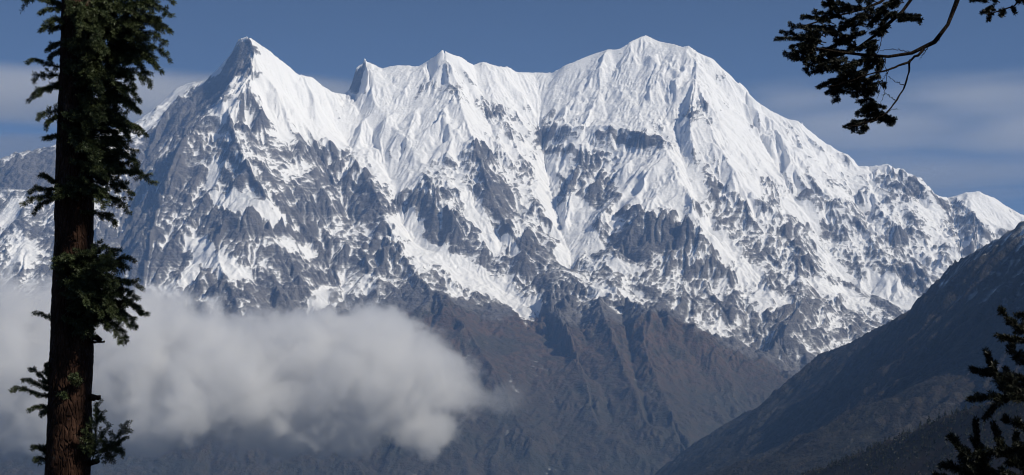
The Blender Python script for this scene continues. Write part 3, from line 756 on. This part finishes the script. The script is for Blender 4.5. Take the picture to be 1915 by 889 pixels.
def bough(py0, tip, sidepx=24, dy=None, sag=.1, r=.009, n=None, side=None, lf=.12, rise=0.0, label=None, droop=.1, more=0):
    sd_ = (1 if tip[0] > 135 else -1) if side is None else side
    pair = (MB(), MB())
    for e in range(1 + more):
        tx, ty = (tip[0], tip[1]) if e == 0 else (tip[0] - sd_ * rng.uniform(12, 44), tip[1] + rng.uniform(-16, 18))
        a = trunk_at(py0 + 5 * e, sd_ * .8); d_ = rng.uniform(-.35, .12) if dy is None else dy + (0 if e == 0 else rng.uniform(-.15, .15))
        b = f(tx, ty, d_); L = np.linalg.norm(b - a)
        m = a * .5 + b * .5 + np.array((0, 0, rise * L)); q = a * .2 + b * .8 + np.array((0, 0, (rise * .7 + sag) * L))
        spray(fir, [a, m, q, b], rng, r, sidepx * FM, n or max(7, int(L / .056)), lf, twig=.10, nl=.040, nw=.0056, per_m=1250, droop=droop, into=pair)
    finish(*pair, fir, label=label)
# dense green tufts of the upper trunk, right side
for py0, tip in [(-8,(325,6)),(0,(300,-8)),(15,(318,30)),(22,(285,20)),(40,(322,62)),(50,(300,58)),(62,(312,84)),(70,(275,75)),(82,(318,112)),(95,(290,112)),(100,(302,134)),(110,(262,120)),(118,(283,160)),
                 (128,(250,150)),(135,(262,190)),(150,(235,178)),(165,(252,205)),(185,(262,212)),(198,(228,225)),(205,(256,250)),(215,(240,255)),(228,(272,252)),(238,(225,262)),(248,(250,290)),(262,(232,290)),(270,(258,312)),
                 (285,(225,320)),(300,(262,325)),(318,(282,343)),(330,(232,350)),(338,(248,365)),(350,(238,398)),(395,(216,418))]:
    bough(py0, tip, 30 if tip[0] > 240 else 26, rise=.06, more=1 if py0 < 300 else 0)
# tufts in front of the trunk
for py0, tip, dy in [(0,(150,45),-.45),(20,(185,60),-.5),(10,(205,40),-.45),(60,(165,110),-.45),(70,(195,100),-.5),(110,(160,140),-.4),(120,(190,170),-.5),(200,(165,235),-.4),(190,(190,225),-.45),(240,(185,300),-.45),(300,(195,330),-.5),(330,(200,370),-.45),(345,(112,362),-.35)]:
    bough(py0, tip, 28, dy=dy, side=.2, more=1)
# left side of the upper trunk
for py0, tip in [(8,(44,2)),(14,(74,26)),(18,(60,-12)),(52,(76,58)),(40,(90,44)),(75,(88,95)),(85,(92,112)),(128,(50,117)),(140,(62,150)),(150,(55,188)),(158,(70,180)),(205,(72,222)),(210,(85,238)),(250,(86,262)),(350,(74,328)),(365,(46,384)),(362,(62,400)),(355,(55,360))]:
    bough(py0, tip, 19, rise=.04)
# the middle tuft
for py0, tip, dy in [(520,(200,462),-.3),(515,(222,470),-.3),(530,(248,486),-.25),(520,(236,500),-.4),(540,(262,538),-.2),(545,(256,560),-.35),(555,(272,590),-.2),(560,(255,612),-.3),(565,(238,640),-.3),(570,(225,600),-.4),
                     (525,(200,500),-.5),(540,(215,540),-.5),(555,(210,575),-.5),(510,(110,500),-.5),(515,(128,485),-.5),(530,(140,540),-.5),(545,(165,560),-.55),(500,(165,475),-.45),(585,(170,630),-.4),(560,(190,590),-.55)]:
    bough(py0, tip, 28, dy=dy, side=.5 if dy > -.45 else .2, rise=.05, more=1)
bough(600, (62, 587), 6, n=6, dy=0)
# lower tufts: small shoots that turn upwards
for py0, tip in [(745,(20,731)),(735,(42,712)),(728,(55,692)),(760,(56,768)),(765,(78,776)),(850,(60,838)),(858,(64,862)),(855,(78,836))]:
    bough(py0, tip, 15, rise=.02, dy=-.1)
bough(770, (87, 684), 30, dy=-.1, rise=.0, lf=.35)
bough(725, (140, 705), 16, dy=-.4, side=.2); bough(740, (118, 742), 14, dy=-.4, side=-.2)
a = trunk_at(868, .9)
spray(fir, [a, f(176, 862, -.1), f(178, 820, -.15), f(183, 767, -.15)], rng, .008, 44 * FM, 9, .3, twig=.08, nl=.034, nw=.006, per_m=900, angle=48, droop=0)
for tip in [(238, 788), (236, 818), (232, 842), (206, 864), (160, 838)]:
    spray(fir, [f(177, 850, -.12), f((177 + tip[0]) / 2, 838, -.15), f(tip[0], tip[1], -.2)], rng, .006, 24 * FM, 8, .2, twig=.07, nl=.034, nw=.006, per_m=900)
# snapped branch stubs
def stub(py0, P, r):
    mb = MB(); a = trunk_at(py0, .8); Q = curve([a] + [f(*p) for p in P], 9)
    lp = 1 + .22 * rng.standard_normal((len(Q), 8)); mb.tube(Q, np.linspace(r, r * .8, len(Q)), 8, lp, cap=True); mb.build('branch_stub', BARK, fir)
stub(632, [(183, 632, -.05), (187, 637, -.06)], .035); stub(640, [(185, 640, -.05), (196, 639, -.05)], .014)
stub(745, [(178, 744, -.04), (187, 743, -.05)], .033); stub(866, [(176, 866, -.05), (184, 862, -.1)], .03)
# crown above the picture, one part
pair = (MB(), MB())
for k in range(26):
    py0 = -45 - k * 56; an = rng.uniform(0, 2 * np.pi); L = rng.uniform(.6, 1.15) * (1 + k * .012)
    a = trunk_at(py0, 0) + np.array((0, .1, 0)); b = a + np.array((math.cos(an) * L, math.sin(an) * L, -.1 * L))
    spray(fir, [a, (a + b) / 2 + np.array((0, 0, .08)), b], rng, .014, .28, 11, .2, twig=.12, nl=.04, nw=.008, per_m=260, into=pair)
finish(*pair, fir, name='crown')
place_root(fir)

# --- the fir standing right of the picture, whose long bough hangs into it
HY = 10.0; HM = HY / FOC
rng = np.random.default_rng(21)
def h(px, py, dy=0.0): return at(px, py, HY + dy)
hx_ = float(h(2330, 400)[0]); hz_ = hill_z(hx_, HY)
hang = empty('fir_tree', 'dark fir at the right edge with one long thin bough hanging across the sky', 'tree', (hx_, HY, hz_))
mb = MB(); zz = np.linspace(hz_ - .3, 12.0, 60); Pt = np.stack([np.full(60, hx_) + .04 * np.sin(zz), np.full(60, HY), zz], -1)
TH, ZZ = np.meshgrid(np.linspace(0, 2 * np.pi, 20, endpoint=False), zz)
mb.tube(Pt, np.linspace(.30, .08, 60), 20, 1 + .08 * fbm(np.cos(TH) * 3, ZZ * 4 + np.sin(TH) * 3, 3, 4)); mb.build('trunk', BARK, hang)
def limb(P, r0, r1, name='limb'):
    m_ = MB(); Q = curve([h(*p) for p in P], 26); Q[1:-1] += .004 * rng.standard_normal((24, 3))
    m_.tube(Q, np.linspace(r0, r1, 26) * (1 + .12 * rng.standard_normal(26)), 7); return m_.build(name, TWIG, hang), Q
up_ = (2330, -330)
LA, QA = limb([(2330,-420,0), (2100,-330,.1), (1880,-160,.1), (1805,-50,0), (1790,2,0), (1772,45,0), (1758,68,0), (1735,88,.0), (1700,101,.05), (1660,107,.05), (1600,103,.05), (1540,92,.05), (1490,82,.05)], .045, .006)
LB, QB = limb([(2330,-420,0), (2050,-300,.3), (1760,-80,.3), (1720,-22,.25), (1703,3,.25), (1680,30,.25), (1650,55,.2), (1620,80,.2), (1580,100,.2), (1530,118,.2)], .04, .006)
LC, QC = limb([(1728,92,.0), (1700,116,-.03), (1662,130,-.05), (1620,139,-.05), (1575,158,-.05), (1535,164,-.05)], .010, .003)
LD, QD = limb([(1702,112,0), (1697,148,0), (1680,185,-.02), (1655,216,-.02), (1622,230,-.02), (1583,239,-.02)], .008, .0025)
LE, QE = limb([(2330,-420,0), (2000,-360,.5), (1720,-70,.45), (1670,-10,.45), (1620,18,.4), (1560,30,.4), (1500,50,.4)], .035, .005)
for P_ in ([(1700,97,0),(1672,92,.02),(1645,95,.02)], [(1655,106,0),(1660,150,0),(1652,182,0),(1642,205,0)], [(1690,160,0),(1672,152,0),(1660,142,0)], [(1676,190,0),(1660,176,0),(1648,178,0)], [(1640,100,0),(1655,60,.1),(1610,42,.2)],
           [(1665,128,0),(1650,150,.02),(1640,186,.02)], [(1735,88,0),(1728,100,0),(1720,112,0)], [(1760,62,0),(1757,74,0),(1752,80,0)], [(1655,215,0),(1668,204,0),(1680,204,0)], [(1642,40,.2),(1620,62,.1),(1600,66,.1)]):
    limb(P_, .0032, .0012, 'twig')
def tuft(base, tip, side=13, n=7, dy=0., lf=.05, r=.004):
    a = h(base[0], base[1], dy); b = h(tip[0], tip[1], dy + rng.uniform(-.12, .12))
    spray(hang, [a, (a + b) / 2 + np.array((0, 0, .02)), b], rng, r, side * HM, n, lf, twig=.042, nl=.023, nw=.0052, per_m=2100, need=NEED_SIL, droop=.15)
for base, tip in [((1545,80),(1450,74)),((1540,85),(1460,60)),((1530,95),(1466,104)),((1530,90),(1478,88)),((1550,110),(1503,132)),((1560,118),(1482,112)),((1570,125),(1512,138)),((1545,70),(1476,47)),((1560,45),(1498,32)),
                  ((1590,40),(1520,24)),((1570,60),(1500,50)),((1600,80),(1540,60)),((1610,95),(1560,75)),((1600,100),(1535,100)),((1590,115),(1530,125)),((1640,110),(1580,125)),((1640,120),(1590,150)),((1620,135),(1560,150)),
                  ((1600,140),(1552,165)),((1590,150),(1528,163)),((1585,155),(1545,176)),((1575,158),(1562,190)),((1610,145),(1590,172)),((1645,140),(1612,165)),((1650,150),(1620,182)),((1630,165),(1598,180)),((1655,105),(1620,125)),
                  ((1640,90),(1625,108)),((1655,110),(1640,135)),((1600,20),(1555,5)),((1620,15),(1560,20)),((1640,5),(1590,-8)),((1650,20),(1600,45)),((1660,15),(1625,50)),((1680,20),(1650,45)),((1690,5),(1640,20)),((1660,60),(1632,62)),
                  ((1665,35),(1720,30)),((1675,40),(1722,38)),((1655,55),(1648,62)),((1700,-10),(1660,8)),((1620,60),(1580,80)),((1590,70),(1550,95)),((1520,100),(1480,105)),((1525,75),(1488,70)),((1640,190),(1606,192)),((1640,200),(1602,212)),
                  ((1650,200),(1618,205)),((1655,214),(1622,218)),((1640,226),(1580,238)),((1620,231),(1592,243)),((1655,213),(1650,225)),((1662,222),(1664,232)),((1578,100),(1515,112)),((1565,95),(1500,98)),((1610,120),(1570,140)),((1585,130),(1548,128)),
                  ((1625,150),(1590,155)),((1640,170),(1622,172)),((1630,30),(1570,48)),((1610,45),(1560,62)),((1570,15),(1540,8)),((1645,75),(1605,95))]:
    tuft(base, tip, 18, 8, dy=rng.uniform(-.05, .3))
# sprig at the very top right
LF, QF = limb([(2330,-380,0), (2060,-160,-.2), (1930,-30,-.2), (1905,5,-.2), (1882,22,-.2), (1860,18,-.2), (1845,28,-.2)], .02, .004)
for base, tip in [((1900,8),(1915,0)),((1890,15),(1898,24)),((1880,20),(1872,30)),((1862,18),(1835,25)),((1855,22),(1848,40)),((1858,15),(1842,24)),((1850,5),(1815,2)),((1870,5),(1830,-4)),((1910,2),(1925,12))]:
    tuft(base, tip, 8, 5, -.2)
# the rest of its crown, outside the picture
pair = (MB(), MB())
for k in range(60):
    z = 2.6 + k * .155; an = rng.uniform(0, 2 * np.pi); L = rng.uniform(.8, 1.5) * (1.1 - k * .008)
    a = np.array((hx_, HY, z)); b = a + np.array((math.cos(an) * L, math.sin(an) * L, -.25 * L))
    spray(hang, [a, (a + b) / 2 + np.array((0, 0, .1)), b], rng, .016, .34, 11, .2, twig=.13, nl=.04, nw=.009, per_m=240, into=pair)
finish(*pair, hang, NEED_SIL, 'crown')
place_root(hang)

# --- the young fir at the lower right
YY = 9.0; YM = YY / FOC
rng = np.random.default_rng(33)
def y(px, py, dy=0.0): return at(px, py, YY + dy)
yx = float(y(2085, 700)[0]); yz = hill_z(yx, YY)
young = empty('fir_tree', 'young dark fir at the lower right with upturned branch tips', 'tree', (yx, YY, yz))
mb = MB(); zz = np.linspace(yz - .2, 1.35, 40); mb.tube(np.stack([np.full(40, yx), np.full(40, YY), zz], -1), np.linspace(.11, .015, 40), 14); mb.build('trunk', BARK, young)
def yb(P, side=20, n=12, lf=.35, r=.009, dy=0.0):
    spray(young, [y(a, b, dy + .15 * k / len(P)) for k, (a, b) in enumerate(P)], rng, r, side * 1.1 * YM, int(n * 1.25), lf, twig=.07, nl=.032, nw=.0058, per_m=1600, need=NEED_SIL, droop=0, angle=50)
yb([(2085,600),(1980,612),(1915,622),(1890,606),(1874,580)], 26, 16, .45)
yb([(2085,640),(1980,640),(1920,640),(1890,632),(1868,630)], 22, 14, .45, dy=-.2)
yb([(2085,590),(2000,575),(1940,590),(1905,590)], 26, 12, .3, dy=.2)
yb([(2085,700),(1980,728),(1905,738),(1865,712),(1846,662)], 34, 22, .4)
yb([(2085,690),(1980,690),(1920,682),(1895,660),(1890,640)], 26, 16, .4, dy=.15)
yb([(2085,730),(1980,745),(1910,745),(1860,742),(1815,748)], 26, 18, .45, dy=-.1)
yb([(2085,720),(1960,715),(1890,705),(1850,700),(1816,690)], 26, 18, .45, dy=.1)
yb([(1910,735),(1885,742),(1862,758),(1840,783)], 10, 8, .3, r=.006)
yb([(2085,760),(1980,735),(1935,720),(1900,724),(1880,690)], 30, 16, .3, dy=.25)
yb([(2085,800),(1990,815),(1930,800),(1895,790),(1880,786)], 30, 16, .35, dy=.1)
yb([(2085,820),(1960,832),(1910,842),(1860,848),(1800,852)], 24, 16, .5, dy=-.1)
yb([(2085,870),(1960,900),(1870,905),(1832,870),(1824,792)], 40, 24, .45, dy=0)
yb([(1850,905),(1815,870),(1795,840),(1780,818)], 22, 14, .2, r=.006)
yb([(1850,910),(1810,885),(1785,870),(1760,872)], 20, 12, .2, r=.006)
yb([(1850,920),(1800,905),(1770,895),(1748,890)], 20, 12, .2, r=.006)
yb([(1960,890),(1900,870),(1868,835),(1860,798)], 26, 16, .3, dy=.1)
yb([(2000,900),(1930,880),(1905,850),(1900,815)], 28, 16, .3, dy=.2)
yb([(2085,920),(1990,930),(1900,900),(1870,880)], 30, 16, .3, dy=-.1)
pair = (MB(), MB())
for k in range(26):
    z = yz + .5 + k * (1.3 - yz) / 27; an = rng.uniform(-1.9, 1.9); L = 1.1 * (1.05 - k / 30) * rng.uniform(.8, 1.1)
    a = np.array((yx, YY, z)); b = a + np.array((math.cos(an) * L, math.sin(an) * L, .05 * L))
    spray(young, [a, (a + b) / 2 - np.array((0, 0, .08)), b], rng, .01, .22, 10, .2, twig=.1, nl=.03, nw=.006, per_m=320, into=pair)
finish(*pair, young, NEED_SIL, 'crown')
place_root(young)

# ------------------------------------------------------------------ trees and scrub on the wooded spur
rng = np.random.default_rng(5)
def small_conifer(mb, x, yy_, z, hgt, wid, n=34):
    for k in range(n):
        t = (k + rng.random()) / n; an = rng.uniform(0, 6.283); L = wid * (1.02 - t) * rng.uniform(.6, 1.15)
        a = np.array((x, yy_, z + hgt * (.05 + .9 * t))); d = np.array((math.cos(an), math.sin(an), -.3 + .3 * rng.random()))
        s_ = (np.array((-math.sin(an), math.cos(an), 0)) * rng.uniform(-.5, .5) + np.array((0, 0, .34 + .2 * rng.random()))) * L
        mb.add([a, a + d * L * .6 + s_, a + d * L, a + d * L * .6 - s_], [[0, 1, 2, 3]])
    mb.tube([(x, yy_, z - .3), (x, yy_, z + hgt)], [wid * .09, .01], 4)
FOREST = needle_material('spur_conifer', (.014, .018, .010), (.022, .026, .013), (.03, .03, .016))
SCRUB = needle_material('autumn_scrub', (.030, .018, .012), (.040, .026, .016), (.024, .022, .012))
wood_mb, scrub_mb = MB(), MB()
for k in range(5200):
    t_ = rng.random(); i = int(t_ * (len(hc) - 1)); u = t_ * (len(hc) - 1) - i
    b = hc[i] * (1 - u) + hc[i + 1] * u
    d = rng.random() ** 1.6 * 520
    x_ = b[0] - d * .30 + rng.normal(0, 12); y_ = b[1] - d * .95 + rng.normal(0, 12)
    if not (hx0 + 20 < x_ < hx1 - 20 and 60 < y_ < hy1 - 20): continue
    z_ = hill_z(x_, y_)
    if rng.random() < .38: small_conifer(wood_mb, x_, y_, z_, rng.uniform(4.5, 10), rng.uniform(1.4, 2.6), 24)
    else: small_conifer(scrub_mb, x_, y_, z_ - .4, rng.uniform(1.0, 2.2), rng.uniform(1.2, 2.4), 12)
tag(wood_mb.build('forest', FOREST, smooth=False), 'dark conifer wood covering the near spur at lower right', kind='stuff')
tag(scrub_mb.build('undergrowth', SCRUB, smooth=False), 'brown autumn scrub between the conifers of the near spur', kind='stuff')
for (px, hgt) in [(1521,5),(1536,4),(1556,6),(1583,5),(1612,5),(1640,5),(1663,6),(1690,6),(1722,7.5),(1738,9),(1757,6.5),(1768,6),(1790,6),(1806,7),(1822,7)]:
    j = np.interp(-px, -np.array([q[0] for q in HC], float), np.arange(len(HC))); i = int(j); u = j - i
    b = hc[i] * (1 - u) + hc[i + 1] * u
    m_ = MB(); small_conifer(m_, 0, 0, 0, hgt * 1.5, hgt * .36, 70)
    o = m_.build('conifer_tree', FOREST, smooth=False); o.location = (b[0], b[1], hill_z(b[0], b[1]) - .2)
    tag(o, 'tiny dark conifer standing on the skyline of the near wooded spur', 'tree', 'conifers along the crest of the near spur')
# ------------------------------------------------------------------ air
def box_mesh(name, lo, hi, mat):
    v = [(x, y, z) for x in (lo[0], hi[0]) for y in (lo[1], hi[1]) for z in (lo[2], hi[2])]
    f = [(0, 1, 3, 2), (4, 6, 7, 5), (0, 4, 5, 1), (2, 3, 7, 6), (0, 2, 6, 4), (1, 5, 7, 3)]
    me = bpy.data.meshes.new(name); me.from_pydata(v, [], f); me.update(); me.materials.append(mat)
    o = bpy.data.objects.new(name, me); C.objects.link(o); return o
zlo = min(float(H.min()), float(Hr.min()), float(Hh.min()), float(az.min())) - 1.0
zhi = max(float(H.max()), 3100.0) + 5.0
hm = bpy.data.materials.new('mountain_air'); t = NT(hm)
pv = t.n('ShaderNodeVolumePrincipled', {'Color': (.28, .51, 1.0, 1), 'Density': HAZE_DENSITY, 'Anisotropy': .0})
t.n('ShaderNodeOutputMaterial', {'Volume': pv.outputs[0]})
tag(box_mesh('haze', (-16000, -6000, zlo), (16000, 22000, zhi), hm), kind='stuff')
